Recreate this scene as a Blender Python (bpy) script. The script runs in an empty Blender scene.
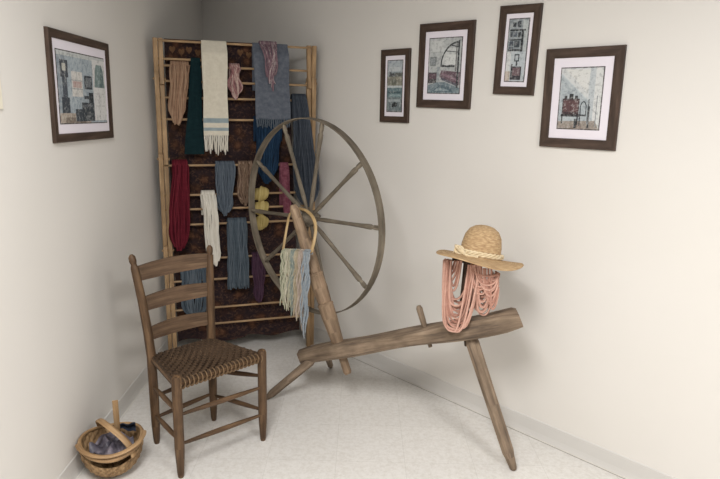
import bpy, math, random
from mathutils import Vector, Matrix
random.seed(7)
sc = bpy.context.scene
COL = sc.collection
V = Vector
PI = math.pi

# ------------------------------------------------------------------ camera
F = 603.0; CAMH = 1.56; PITCH = 0.22610896; ROLL = -0.02386644
fwd = V((0, math.cos(PITCH), -math.sin(PITCH)))
rt0 = V((1, 0, 0)); dn0 = fwd.cross(rt0)
RT = rt0 * math.cos(ROLL) + dn0 * math.sin(ROLL)
DN = dn0 * math.cos(ROLL) - rt0 * math.sin(ROLL)
CAM = V((0, 0, CAMH))

def ray(px, py):
    return fwd + RT * ((px - 360) / F) + DN * ((py - 239.5) / F)

def hit(px, py, n, d):
    """point where the sight line meets the plane n.P = d"""
    r = ray(px, py)
    return CAM + r * ((d - n.dot(CAM)) / n.dot(r))

cd = bpy.data.cameras.new('camera'); cam = bpy.data.objects.new('camera', cd); COL.objects.link(cam)
cd.sensor_width = 36; cd.lens = 36 * F / 720; cd.clip_start = 0.02
m3 = Matrix((RT, -DN, -fwd)).transposed()
cam.matrix_world = Matrix.Translation(CAM) @ m3.to_4x4()
sc.camera = cam

# --------------------------------------------------------------- materials
def lin(h):
    h = h.lstrip('#'); o = []
    for i in (0, 2, 4):
        c = int(h[i:i+2], 16) / 255
        o.append(c / 12.92 if c <= 0.04045 else ((c + 0.055) / 1.055) ** 2.4)
    return (*o, 1)

class NT:
    def __init__(s, name, rough=0.6, spec=0.3):
        s.m = bpy.data.materials.new(name); s.m.use_nodes = True
        s.t = s.m.node_tree; s.b = s.t.nodes['Principled BSDF']
        s.b.inputs['Roughness'].default_value = rough
        s.b.inputs['Specular IOR Level'].default_value = spec
    def n(s, typ, **kw):
        nd = s.t.nodes.new(typ)
        for k, v in kw.items():
            if k in nd.inputs.keys(): nd.inputs[k].default_value = v
            else: setattr(nd, k, v)
        return nd
    def l(s, a, ao, b, bi): s.t.links.new(a.outputs[ao], b.inputs[bi])
    def uv(s, sx, sy, sz=1.0, src='UV'):
        tc = s.n('ShaderNodeTexCoord'); mp = s.n('ShaderNodeMapping')
        mp.inputs['Scale'].default_value = (sx, sy, sz); s.l(tc, src, mp, 'Vector'); return mp
    def ramp(s, stops, interp='LINEAR'):
        r = s.n('ShaderNodeValToRGB'); cr = r.color_ramp; cr.interpolation = interp
        while len(cr.elements) < len(stops): cr.elements.new(0.5)
        for e, (p, c) in zip(cr.elements, stops): e.position = p; e.color = lin(c)
        return r
    def bump(s, src, out, strength=0.3, dist=0.002):
        b = s.n('ShaderNodeBump', Strength=strength, Distance=dist)
        s.l(src, out, b, 'Height'); s.l(b, 'Normal', s.b, 'Normal')

def plain(name, col, rough=0.6, spec=0.3):
    t = NT(name, rough, spec); t.b.inputs['Base Color'].default_value = lin(col); return t.m

def wood(name, dark, mid, light, rough=0.6, su=45, sv=3.0, bump=0.35):
    t = NT(name, rough, 0.3)
    mp = t.uv(su, sv); nz = t.n('ShaderNodeTexNoise', Scale=1.0, Detail=6.0, Roughness=0.65)
    t.l(mp, 'Vector', nz, 'Vector')
    r = t.ramp([(0.32, dark), (0.5, mid), (0.68, light)]); t.l(nz, 'Fac', r, 'Fac')
    mp2 = t.uv(6, 4); n2 = t.n('ShaderNodeTexNoise', Scale=1.6, Detail=3.0)
    t.l(mp2, 'Vector', n2, 'Vector')
    r2 = t.ramp([(0.35, '#8c8681'), (0.65, '#ffffff')]); t.l(n2, 'Fac', r2, 'Fac')
    mx = t.n('ShaderNodeMix', data_type='RGBA', blend_type='MULTIPLY'); mx.inputs[0].default_value = 0.6
    t.t.links.new(r.outputs['Color'], mx.inputs[6]); t.t.links.new(r2.outputs['Color'], mx.inputs[7])
    t.t.links.new(mx.outputs[2], t.b.inputs['Base Color'])
    t.bump(nz, 'Fac', bump, 0.002)
    return t.m

def yarn(name, stops, fuzz=0.9, sv=160):
    """wool: every strand takes its own shade, with a twist in the ply"""
    t = NT(name, fuzz, 0.1)
    g = t.n('ShaderNodeNewGeometry'); mp = t.uv(60, 45)
    nz = t.n('ShaderNodeTexNoise', Scale=1.0, Detail=3.0); t.l(mp, 'Vector', nz, 'Vector')
    ma = t.n('ShaderNodeMath', operation='MULTIPLY_ADD'); ma.inputs[1].default_value = 0.5; 
    mb = t.n('ShaderNodeMath', operation='MULTIPLY'); mb.inputs[1].default_value = 0.55
    t.l(nz, 'Fac', mb, 0); t.l(g, 'Random Per Island', ma, 0); t.l(mb, 'Value', ma, 2)
    n = len(stops)
    r = t.ramp([(0.15 + 0.7 * i / max(1, n - 1), c) for i, c in enumerate(stops)]); t.l(ma, 'Value', r, 'Fac')
    t.l(r, 'Color', t.b, 'Base Color')
    mp2 = t.uv(30, sv); mp2.inputs['Rotation'].default_value = (0, 0, 0.5)
    w = t.n('ShaderNodeTexWave', Scale=1.0, Distortion=1.5); t.l(mp2, 'Vector', w, 'Vector')
    t.bump(w, 'Fac', 0.5, 0.002)
    return t.m

def weave(name, stops, su=260, sv=260, bump=0.6):
    """cloth: fine over-under weave in metres of uv"""
    t = NT(name, 0.95, 0.08)
    mp = t.uv(su, sv); ck = t.n('ShaderNodeTexChecker', Scale=1.0); t.l(mp, 'Vector', ck, 'Vector')
    m2 = t.uv(35, 35); nz = t.n('ShaderNodeTexNoise', Scale=1.0, Detail=5.0, Roughness=0.7); t.l(m2, 'Vector', nz, 'Vector')
    r = t.ramp([(0.3, stops[0]), (0.7, stops[1])]); t.l(nz, 'Fac', r, 'Fac')
    t.l(r, 'Color', t.b, 'Base Color')
    ad = t.n('ShaderNodeMath', operation='ADD'); t.l(ck, 'Fac', ad, 0); t.l(nz, 'Fac', ad, 1)
    t.bump(ad, 'Value', bump, 0.002)
    return t.m

M = {}
def wallmat(name, c):
    t = NT(name, 0.75, 0.2)
    mp = t.uv(1, 1, 1, 'Object'); n1 = t.n('ShaderNodeTexNoise', Scale=1.3, Detail=4.0); t.l(mp, 'Vector', n1, 'Vector')
    r = t.ramp([(0.3, c[0]), (0.7, c[1])]); t.l(n1, 'Fac', r, 'Fac'); t.l(r, 'Color', t.b, 'Base Color')
    n2 = t.n('ShaderNodeTexNoise', Scale=140.0, Detail=2.0); t.l(mp, 'Vector', n2, 'Vector'); t.bump(n2, 'Fac', 0.06, 0.003)
    return t.m
M['wall'] = wallmat('painted wall', ('#dedad3', '#e1ddd7'))
M['base'] = wallmat('vinyl cove base', ('#cfccc7', '#d4d1cc'))
M['toe'] = plain('pale caulk line', '#d9d5cd', 0.5)
M['gap'] = plain('dark joint', '#98938b', 0.9)

def floormat():
    t = NT('vinyl floor tile', 0.32, 0.4)
    mp = t.uv(1, 1, 1, 'Object')
    br = t.n('ShaderNodeTexBrick', offset=0.0, squash=1.0)
    for k, v in (('Scale', 1.0), ('Mortar Size', 0.0016), ('Mortar Smooth', 0.3), ('Bias', 0.0), ('Brick Width', 0.305), ('Row Height', 0.305)):
        br.inputs[k].default_value = v
    br.inputs['Color1'].default_value = lin('#e2dfda'); br.inputs['Color2'].default_value = lin('#dfdcd7'); br.inputs['Mortar'].default_value = lin('#d5d2cc')
    t.l(mp, 'Vector', br, 'Vector')
    nz = t.n('ShaderNodeTexNoise', Scale=55.0, Detail=4.0, Roughness=0.7); t.l(mp, 'Vector', nz, 'Vector')
    r = t.ramp([(0.35, '#dedad3'), (0.6, '#ffffff')]); t.l(nz, 'Fac', r, 'Fac')
    mx = t.n('ShaderNodeMix', data_type='RGBA', blend_type='MULTIPLY'); mx.inputs[0].default_value = 0.45
    t.t.links.new(br.outputs['Color'], mx.inputs[6]); t.t.links.new(r.outputs['Color'], mx.inputs[7])
    t.t.links.new(mx.outputs[2], t.b.inputs['Base Color'])
    return t.m
M['floor'] = floormat()

M['old_wood'] = wood('weathered grey brown wood', '#63554a', '#8d7a66', '#a99580', 0.7)
M['wheel_wood'] = wood('grey wheel wood', '#575045', '#7d7364', '#968b7a', 0.7)
M['post_wood'] = wood('honey brown post wood', '#75604c', '#9a826a', '#b59c80', 0.6)
M['chair_wood'] = wood('dark chair wood', '#423021', '#664e38', '#866a4d', 0.5)
M['slat_wood'] = wood('worn chair slat wood', '#4b392c', '#6e5743', '#877058', 0.5)
M['rack_wood'] = wood('pale birch wood', '#a1825f', '#bd9c75', '#cdb08a', 0.5, bump=0.15)
M['frame_wood'] = wood('dark walnut frame', '#3f3129', '#524238', '#665347', 0.45, bump=0.15)
M['splint'] = wood('seat splint', '#33271e', '#534131', '#735c46', 0.65, 60, 8)
M['splint_edge'] = wood('light seat splint', '#6f5840', '#9a7e60', '#bea27e', 0.65, 60, 8)
M['cane'] = wood('pale bent cane', '#b99562', '#d3b381', '#e2c79a', 0.5, bump=0.1)
M['basket'] = wood('basket splint', '#7f6546', '#a78761', '#c6a77f', 0.65, 60, 10)
M['basket_rim'] = wood('basket rim wood', '#93714b', '#b4926a', '#caab84', 0.55)
M['basket_dark'] = wood('basket lining', '#3a2b1e', '#54402d', '#6c543c', 0.8)
M['dark_wood'] = wood('dark spindle wood', '#2a211a', '#453528', '#5a4838', 0.6)
M['mat'] = plain('white mat board', '#e9e3ea', 0.85, 0.1)
M['plate'] = plain('ivory switch plate', '#ece5d2', 0.35, 0.4)
M['iron'] = plain('rusty iron', '#4b4038', 0.6)

# ------------------------------------------------------------- mesh builder
class MB:
    def __init__(s): s.v = []; s.f = []; s.uv = []; s.mi = []
    def tube(s, path, rad, sides=8, closed=False, cap=True, flat=1.0, up=None, mi=0):
        """sweep along path; rad number or list; flat squashes the section along 'up'"""
        n = len(path); path = [V(p) for p in path]
        R = rad if isinstance(rad, (list, tuple)) else [rad] * n
        base = len(s.v); prev = None; L = 0; Ls = []
        for i in range(n):
            a = path[(i - 1) % n] if (closed or i > 0) else path[i]
            b = path[(i + 1) % n] if (closed or i < n - 1) else path[i]
            t = (b - a)
            t = t.normalized() if t.length > 1e-9 else V((0, 0, 1))
            if i > 0: L += (path[i] - path[i-1]).length
            Ls.append(L)
            if up is not None:
                uu = up if not isinstance(up, list) else up[i]
                y = uu - t * uu.dot(t)
                y = y.normalized() if y.length > 1e-6 else t.orthogonal().normalized()
            elif prev is None: y = t.orthogonal().normalized()
            else:
                y = prev - t * prev.dot(t); y = y.normalized() if y.length > 1e-6 else t.orthogonal().normalized()
            prev = y; x = t.cross(y)
            for k in range(sides):
                an = 2 * PI * k / sides
                s.v.append(path[i] + x * (R[i] * math.cos(an)) + y * (R[i] * flat * math.sin(an)))
        rings = n if closed else n - 1
        for i in range(rings):
            j = (i + 1) % n; l1 = Ls[i]; l2 = Ls[j] if j else Ls[i] + (path[0] - path[-1]).length
            for k in range(sides):
                k2 = (k + 1) % sides; r = R[i]
                s.face([base + i*sides + k, base + i*sides + k2, base + j*sides + k2, base + j*sides + k],
                       [(k*r*6.28/sides, l1), ((k+1)*r*6.28/sides, l1), ((k+1)*r*6.28/sides, l2), (k*r*6.28/sides, l2)], mi)
        if cap and not closed:
            for e, i in ((0, 0), (1, n - 1)):
                idx = [base + i*sides + k for k in range(sides)]
                if e == 0: idx = idx[::-1]
                s.face(idx, [(s.v[q].x, s.v[q].z) for q in idx], mi)
    def face(s, idx, uv, mi=0): s.f.append(idx); s.uv.append(uv); s.mi.append(mi)
    def bar(s, a, b, w, t, wdir, mi=0, w2=None, t2=None, bev=0.15):
        """squared bar from a to b, w along wdir, chamfered edges"""
        a = V(a); b = V(b); d = (b - a).normalized(); x = (V(wdir) - d * V(wdir).dot(d)).normalized(); y = d.cross(x)
        base = len(s.v); L = (b - a).length
        for P, W, T in ((a, w, t), (b, w2 or w, t2 or t)):
            c = min(W, T) * bev
            pts = [(W/2-c, T/2), (-(W/2-c), T/2), (-W/2, T/2-c), (-W/2, -(T/2-c)), (-(W/2-c), -T/2), (W/2-c, -T/2), (W/2, -(T/2-c)), (W/2, T/2-c)]
            for (p, q) in pts: s.v.append(P + x * p + y * q)
        per = [0]; 
        for k in range(8): per.append(per[-1] + (s.v[base+k] - s.v[base+(k+1) % 8]).length)
        for k in range(8):
            k2 = (k + 1) % 8
            s.face([base+k, base+k2, base+8+k2, base+8+k][::-1], [(per[k], 0), (per[k+1], 0), (per[k+1], L), (per[k], L)][::-1], mi)
        s.face([base+k for k in range(8)], [(s.v[base+k].x, s.v[base+k].z) for k in range(8)], mi)
        s.face([base+15-k for k in range(8)], [(s.v[base+15-k].x, s.v[base+15-k].z) for k in range(8)], mi)
    def grid(s, fn, nu, nv, th=0.0, uvs=(1, 1), mi=0, mif=None):
        """sheet fn(u,v)->(point, normal) with thickness th"""
        base = len(s.v); W = nu + 1
        for side in ((0,) if th == 0 else (0, 1)):
            for j in range(nv + 1):
                for i in range(nu + 1):
                    p, nn = fn(i / nu, j / nv); s.v.append(V(p) + V(nn) * (th * (0.5 - side)))
        N = W * (nv + 1)
        def U(i, j): return (i / nu * uvs[0], j / nv * uvs[1])
        for side in ((0,) if th == 0 else (0, 1)):
            for j in range(nv):
                for i in range(nu):
                    q = [(i, j), (i+1, j), (i+1, j+1), (i, j+1)]
                    if side: q = q[::-1]
                    s.face([base + side*N + jj*W + ii for ii, jj in q], [U(*c) for c in q], mif(i/nu, j/nv) if mif else mi)
        if th:
            edge = [(i, 0) for i in range(nu)] + [(nu, j) for j in range(nv)] + [(i, nv) for i in range(nu, 0, -1)] + [(0, j) for j in range(nv, 0, -1)]
            for k in range(len(edge)):
                a = edge[k]; b = edge[(k+1) % len(edge)]
                ia = base + a[1]*W + a[0]; ib = base + b[1]*W + b[0]
                s.face([ib, ia, ia + N, ib + N], [U(*b), U(*a), U(*a), U(*b)], mif(min(a[0],nu-1)/nu, min(a[1],nv-1)/nv) if mif else mi)
    def lathe(s, o, axis, prof, sides=24, mi=0):
        """prof list of (distance along axis, radius)"""
        axis = V(axis).normalized()
        s.tube([V(o) + axis * d for d, r in prof], [max(r, 1e-4) for d, r in prof], sides, up=axis.orthogonal(), mi=mi)
    def poly(s, pts, mi=0):
        b = len(s.v); s.v += [V(p) for p in pts]; s.face(list(range(b, b+len(pts))), [(p[0], p[2]) for p in pts], mi)

def build(mb, name, mats, parent=None, origin=None, smooth=True):
    if not isinstance(mats, (list, tuple)): mats = [mats]
    if parent is not None: o0 = V(parent['_o'])
    elif origin is not None: o0 = V(origin)
    else:
        xs = [p.x for p in mb.v]; ys = [p.y for p in mb.v]; zs = [p.z for p in mb.v]
        o0 = V(((min(xs)+max(xs))/2, (min(ys)+max(ys))/2, min(zs)))
    me = bpy.data.meshes.new(name)
    me.from_pydata([tuple(p - o0) for p in mb.v], [], mb.f)
    ul = me.uv_layers.new(name='uv'); k = 0
    for fu in mb.uv:
        for c in fu: ul.data[k].uv = c; k += 1
    for m in mats: me.materials.append(m)
    for p, i in zip(me.polygons, mb.mi): p.material_index = i; p.use_smooth = smooth
    me.update()
    if smooth:
        try: me.set_sharp_from_angle(angle=math.radians(42))
        except Exception: pass
    o = bpy.data.objects.new(name, me); COL.objects.link(o)
    if parent is not None: o.parent = parent
    else: o.location = o0
    o['_o'] = list(o0)
    return o
def tag(o, label, cat, group=None):
    o['label'] = label; o['category'] = cat
    if group: o['group'] = group
    return o
def thing(name, label, cat, loc, group=None):
    o = bpy.data.objects.new(name, None); COL.objects.link(o); o.location = loc; o['_o'] = list(loc)
    o.empty_display_size = 0.05
    return tag(o, label, cat, group)
def struct(o): o['kind'] = 'structure'; return o
def lerp(a, b, t): return a + (b - a) * t

# ------------------------------------------------------------- room shell
NR = V((math.cos(0.78634548), math.sin(0.78634548), 0)); DR = 2.47061957          # outward normal of right wall
LW = lambda y: -1.165 - 0.0134 * (y - 2.2)                                        # left wall face
NL = V((-1, -0.0134, 0)).normalized(); DL = NL.dot(V((LW(2.2), 2.2, 0)))
cy = 4.3
for _ in range(60): cy = (DR - NR.x * LW(cy)) / NR.y
CORN = V((LW(cy), cy, 0))
RDIR = V((NR.y, -NR.x, 0))                                                        # along right wall, away from the corner
HT = 2.75
def slab(name, a, b, n, th, z0, z1, mat):
    mb = MB(); a = V(a); b = V(b)
    q = [a, b, b + n*th, a + n*th]; base = 0
    mb.v = [V((p.x, p.y, z0)) for p in q] + [V((p.x, p.y, z1)) for p in q]
    for f in ((0,1,5,4), (1,2,6,5), (2,3,7,6), (3,0,4,7), (4,5,6,7), (3,2,1,0)):
        mb.face(list(f), [(mb.v[i].x + mb.v[i].y, mb.v[i].z) for i in f])
    return struct(build(mb, name, mat, smooth=False))
Lnear = V((LW(-2.5), -2.5, 0)); Rnear = CORN + RDIR * 6.6
slab('wall_left', CORN, Lnear, NL, 0.1, 0, HT, M['wall'])
slab('wall_right', CORN, Rnear, NR, 0.1, 0, HT, M['wall'])
def poly_slab(name, pts, z0, z1, mat):
    mb = MB(); n = len(pts)
    mb.v = [V((p[0], p[1], z0)) for p in pts] + [V((p[0], p[1], z1)) for p in pts]
    mb.face(list(range(n))[::-1], [(p[0], p[1]) for p in pts][::-1]); mb.face(list(range(n, 2*n)), [(p[0], p[1]) for p in pts])
    for i in range(n):
        j = (i+1) % n; mb.face([i, j, n+j, n+i], [(0,0)]*4)
    return struct(build(mb, name, mat, smooth=False))
foot = [(CORN.x - 0.1, CORN.y + 0.15), (Lnear.x - 0.1, -2.5), (Rnear.x + 0.1, -2.5), (Rnear.x + 0.1, Rnear.y)]
poly_slab('floor', foot, -0.08, 0.0, M['floor'])
def baseboard(name, a, b, n):
    mb = MB(); inn = -n
    prof = [(0.0, 0.0), (0.010, 0.0), (0.006, 0.012), (0.0035, 0.03), (0.0035, 0.088), (0.0, 0.0935)]
    for P in (a, b):
        for d, z in prof: mb.v.append(V((P.x, P.y, 0)) + inn*d + V((0, 0, z)))
    k = len(prof); L = (b - a).length
    for i in range(k):
        j = (i+1) % k; mb.face([i, j, k+j, k+i], [(0, prof[i][1]), (0, prof[j][1]), (L, prof[j][1]), (L, prof[i][1])])
    mb.face(list(range(k)), [(0,0)]*k); mb.face(list(range(k, 2*k))[::-1], [(0,0)]*k)
    struct(build(mb, name, M['base'], smooth=False))
    mb = MB(); z = V((0, 0, 0.0015)); mb.bar(a + inn*0.0125 + z, b + inn*0.0125 + z, 0.007, 0.003, n)
    return mb
e = 0.02
toe = baseboard('baseboard_left', CORN - V((0, 0.06, 0)), Lnear, NL); struct(build(toe, 'trim_1', M['toe'], smooth=False))
toe = baseboard('baseboard_right', CORN + RDIR * 0.06, Rnear, NR); struct(build(toe, 'trim_2', M['toe'], smooth=False))
# dirty joint between the vinyl base and the floor on the right
mb = MB(); a = CORN + RDIR*1.5 - NR*0.0175; b = CORN + RDIR*4.2 - NR*0.0175
mb.bar(a + V((0,0,.0006)), b + V((0,0,.0006)), 0.003, 0.0012, NR); struct(build(mb, 'trim_3', M['gap'], smooth=False))

# switch plate at the left edge
c = hit(-7, 90, NL, DL); al = V((NL.y, -NL.x, 0))
t = thing('switch_plate', 'ivory switch plate on the left wall at the photo edge', 'switch', c)
mb = MB(); up = V((0, 0, 1)); mb.bar(c - up*0.058 - NL*0.003, c + up*0.058 - NL*0.003, 0.075, 0.006, al, bev=0.3); build(mb, 'plate', M['plate'], t)
mb = MB(); mb.bar(c - up*0.006 - NL*0.010, c + up*0.012 - NL*0.012, 0.009, 0.012, al); build(mb, 'toggle', M['plate'], t)

# ------------------------------------------------------------- pictures
PC = {}
def pc(h):
    if h not in PC:
        h0 = h; rgb = [int(h[i:i+2], 16) for i in (1, 3, 5)]; g_ = sum(rgb)/3; h = '#%02x%02x%02x' % tuple(int(g_ + (q - g_)*.62) for q in rgb)
        t = NT('print ink ' + h.strip('#'), 0.7, 0.15); mp = t.uv(1, 1, 1, 'Object'); nz = t.n('ShaderNodeTexNoise', Scale=60.0, Detail=6.0, Roughness=0.8); t.l(mp, 'Vector', nz, 'Vector')
        r = t.ramp([(0.38, '#54585c'), (0.5, h), (0.62, '#c9cbc9')]); t.l(nz, 'Fac', r, 'Fac')
        mx = t.n('ShaderNodeMix', data_type='RGBA'); mx.inputs[0].default_value = 0.45; mx.inputs[6].default_value = lin(h)
        t.t.links.new(r.outputs['Color'], mx.inputs[7]); t.t.links.new(mx.outputs[2], t.b.inputs['Base Color']); PC[h0] = t.m
        return t.m
    return PC[h]
def picture(label, N, D, tl, tr, bl, br, bar, mx, my, bg, shapes):
    """frame from its four seen corners; bar, mx, my in metres; shapes in print coordinates (0..1, v down)"""
    Dp = D - 0.006
    P = [hit(*q, N, Dp) for q in (tl, tr, bl, br)]
    c = (P[0] + P[1] + P[2] + P[3]) / 4
    x = ((P[1] - P[0]) + (P[3] - P[2])); y = ((P[0] - P[2]) + (P[1] - P[3]))
    w = x.length / 2; h = y.length / 2; x.normalize()
    y.normalize(); x2 = (x + V((0,0,0))).normalized()
    y = (y - x*y.dot(x)).normalized(); out = -N
    base = c + N * 0.006
    t = thing('framed_picture', label, 'picture', base, 'framed prints of old house interiors')
    # frame: mitred moulding ring
    prof = [(0, 0.0005), (0, 0.012), (0.003, 0.015), (bar*0.45, 0.0135), (bar*0.8, 0.0145), (bar, 0.011), (bar, 0.004), (bar*0.95, 0.0005)]
    mb = MB(); k = len(prof)
    for sx, sy in ((-1, 1), (1, 1), (1, -1), (-1, -1)):
        for d, o in prof: mb.v.append(base + x*(sx*(w/2 - d)) + y*(sy*(h/2 - d)) + out*o)
    for s_ in range(4):
        s2 = (s_+1) % 4; Ls = w if s_ % 2 == 0 else h
        for i in range(k):
            j = (i+1) % k
            mb.face([s_*k+i, s2*k+i, s2*k+j, s_*k+j], [(prof[i][0]+prof[i][1], 0), (prof[i][0]+prof[i][1], Ls), (prof[j][0]+prof[j][1], Ls), (prof[j][0]+prof[j][1], 0)])
    build(mb, 'frame', M['frame_wood'], t)
    W = w - 2*bar; Hh = h - 2*bar
    mb = MB(); mb.bar(base + out*0.005 - y*(Hh/2+.002), base + out*0.005 + y*(Hh/2+.002), W+.004, 0.006, x, bev=0.02); build(mb, 'mat_board', M['mat'], t, smooth=False)
    pw = W - 2*mx; ph = Hh - 2*my
    mb = MB(); mb.bar(base + out*0.0085 - y*(ph/2+.004), base + out*0.0085 + y*(ph/2+.004), pw+.008, 0.001, x, bev=0.02); build(mb, 'dark_border', pc('#4a3a36'), t, smooth=False)
    mb = MB(); cols = [bg]; 
    def pt(u, v, lay): return base + x*((u-.5)*pw) + y*((.5-v)*ph) + out*(0.0095 + lay*0.00006)
    mb.poly([pt(0,1,0), pt(1,1,0), pt(1,0,0), pt(0,0,0)])
    for i, (colr, pts) in enumerate(shapes):
        if colr not in cols: cols.append(colr)
        if len(pts) == 2:
            (u0, v0), (u1, v1) = pts; pts = [(u0,v1), (u1,v1), (u1,v0), (u0,v0)]
        mb.poly([pt(u, v, i+1) for u, v in pts], cols.index(colr))
    build(mb, 'print', [pc(q) for q in cols], t, smooth=False)

def arc(cx, cy, rx, ry, a0, a1, th, n=14):
    o = [(cx + rx*math.cos(lerp(a0,a1,i/n)), cy - ry*math.sin(lerp(a0,a1,i/n))) for i in range(n+1)]
    i_ = [(cx + (rx-th)*math.cos(lerp(a0,a1,i/n)), cy - (ry-th)*math.sin(lerp(a0,a1,i/n))) for i in range(n, -1, -1)]
    return o + i_
# left wall: tall clock, desk and half open white door
picture('dark framed print of a room with a tall clock, alone on the left wall', NL, DL, (46,27), (108,44), (53,143), (111,138), 0.033, 0.026, 0.040, '#9fb0bb', [
    ('#c3c8c6', ((0,0),(1,.06))), ('#8c9ba6', ((0,.06),(.16,.9))), ('#b9a58e', ((0,.86),(.62,1))), ('#8d7763', ((.1,.92),(.5,1))),
    ('#3b4350', ((.05,.12),(.20,.36))), ('#c7c3b2', ((.09,.17),(.16,.27))), ('#46505e', ((.08,.36),(.17,.64))), ('#39414e', ((.05,.64),(.20,.86))),
    ('#d8d3c9', ((.26,.26),(.48,.62))), ('#a9a9a6', ((.365,.26),(.375,.62))), ('#a9a9a6', ((.26,.38),(.48,.395))), ('#a9a9a6', ((.26,.50),(.48,.515))), ('#c69c92', ((.28,.40),(.46,.49))),
    ('#333b46', ((.52,.30),(.69,.50))), ('#69727a', ((.55,.33),(.66,.47))),
    ('#2f3844', ((.44,.70),(.71,.98))), ('#4e5661', ((.47,.73),(.69,.76))), ('#1f2731', ((.60,.55),(.70,.70))), ('#39424d', ((.30,.80),(.44,.98))), ('#2f3844', ((.50,.60),(.60,.65))),
    ('#dcdad6', ((.71,.04),(1,.97))), ('#bdbbb8', ((.83,.52),(.845,.95))), ('#c6c4c0', ((.74,.55),(.97,.56))), ('#c6c4c0', ((.74,.74),(.97,.75))),
    ('#7a9793', [(.74,.46),(.98,.46),(.96,.2),(.92,.11),(.80,.11),(.77,.2)]), ('#5f7d7b', [(.86,.46),(.98,.46),(.94,.16),(.90,.13)])])
# right wall, nearest the corner: two stacked landscapes
picture('narrow dark framed print of two stacked views, nearest the drying rack', NR, DR, (382,50), (412,48), (380,122), (407.5,123), 0.033, 0.018, 0.026, '#7f8f95', [
    ('#a4b1ba', ((0,0),(1,.22))), ('#b9c2c6', ((.1,.12),(.9,.2))), ('#4a4f50', [(.12,.32),(.5,.3),(.45,.24),(.28,.25),(.12,.2)]), ('#5e625a', ((.5,.24),(1,.31))),
    ('#8d8a74', ((0,.31),(1,.49))), ('#70705e', ((.3,.36),(.62,.47))), ('#a79f88', ((.6,.33),(.95,.37))), ('#c0c9cb', ((0,.49),(1,.53))),
    ('#5f8289', ((0,.53),(1,.72))), ('#3d5f68', ((.05,.60),(.95,.64))), ('#7fa0a4', ((.15,.66),(.9,.70))), ('#6d7f83', ((0,.72),(1,1))), ('#98a7aa', ((.1,.76),(.9,.81))),
    ('#22282a', [(.34,.92),(.70,.90),(.72,.84),(.58,.81),(.36,.84)]), ('#22282a', ((.38,.84),(.52,.90)))])
# canopy bed
picture('dark framed print of an arched canopy bed in a pale room', NR, DR, (421,24), (477,20), (416.5,107.5), (469,109), 0.040, 0.029, 0.034, '#b4bab8', [
    ('#c8ccc8', ((.05,.03),(.45,.24))), ('#a9aeac', ((.08,.24),(.36,.26))), ('#767e80', ((.03,.33),(.24,.50))), ('#8f9799', ((.06,.36),(.21,.47))),
    ('#c9cdca', ((.42,.18),(.93,.5))), ('#d6d8d3', ((.52,.30),(.86,.50))), ('#83807e', ((.84,.1),(.88,.6))),
    ('#4c4548', ((0,.62),(.30,.82))), ('#6d4a56', ((.02,.64),(.28,.74))), ('#74505f', [(.34,.70),(.98,.86),(1,.62),(.42,.58)]), ('#94697a', [(.42,.66),(.98,.80),(.99,.76),(.46,.63)]), ('#5a5568', [(.40,.75),(.94,.88),(.96,.84),(.42,.71)]),
    ('#3b3e42', [(.36,.52),(.82,.53),(.82,.49),(.72,.48),(.58,.495),(.44,.48)]), ('#9aa4a8', ((.27,.52),(.36,.8))),
    ('#6f8791', [(0,1),(1,1),(1,.90),(.55,.80),(.3,.8),(0,.86)]), ('#55707e', [(.1,.98),(.8,.98),(.72,.90),(.42,.84)]), ('#8aa0a8', [(.2,.96),(.7,.96),(.6,.93),(.35,.90)]),
    ('#2c3034', arc(.93,.50,.55,.44,PI*.5,PI,.035)), ('#2c3034', ((.90,.05),(.95,.9))), ('#41464a', [(.55,.24),(.93,.27),(.93,.255),(.55,.225)]), ('#41464a', [(.68,.14),(.93,.18),(.93,.16),(.68,.12)])])
# narrow, tilted: hutch shelves above, chair below
picture('narrow dark framed print of a hutch over a chair, hung highest', NR, DR, (503.5,6), (544,3), (491,94), (532.5,95.5), 0.036, 0.020, 0.024, '#a9b4b9', [
    ('#8f9a9f', ((0,0),(1,.50))), ('#b7bfc0', ((.72,.02),(.98,.5))), ('#2e3540', ((.18,.05),(.36,.12))), ('#3a424d', ((.42,.03),(.62,.13))), ('#30353c', ((.05,.16),(.88,.19))),
    ('#3e4854', ((.06,.20),(.2,.28))), ('#566271', ((.25,.20),(.45,.28))), ('#2c323b', ((.5,.2),(.64,.29))), ('#22272e', ((.05,.32),(.68,.34))),
    ('#4a5563', ((.08,.35),(.28,.43))), ('#38424e', ((.34,.35),(.62,.45))), ('#282d35', ((.03,.48),(.74,.51))), ('#1f242b', ((.68,.16),(.80,.52))), ('#5b6671', ((.06,.44),(.3,.48))),
    ('#b9c4ca', ((0,.52),(1,1))), ('#cdb7a4', ((0,.84),(.25,1))), ('#d3d5d3', ((0,.52),(.22,.84))),
    ('#363f48', [(.42,.68),(.68,.68),(.68,.56),(.42,.56)]), ('#b5c0c7', ((.48,.58),(.62,.66))), ('#363f48', ((.52,.68),(.60,.75))),
    ('#34303a', ((.28,.76),(.84,.98))), ('#7b5a60', ((.38,.78),(.78,.91))), ('#2a2c33', ((.28,.72),(.36,.86)))])
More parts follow.
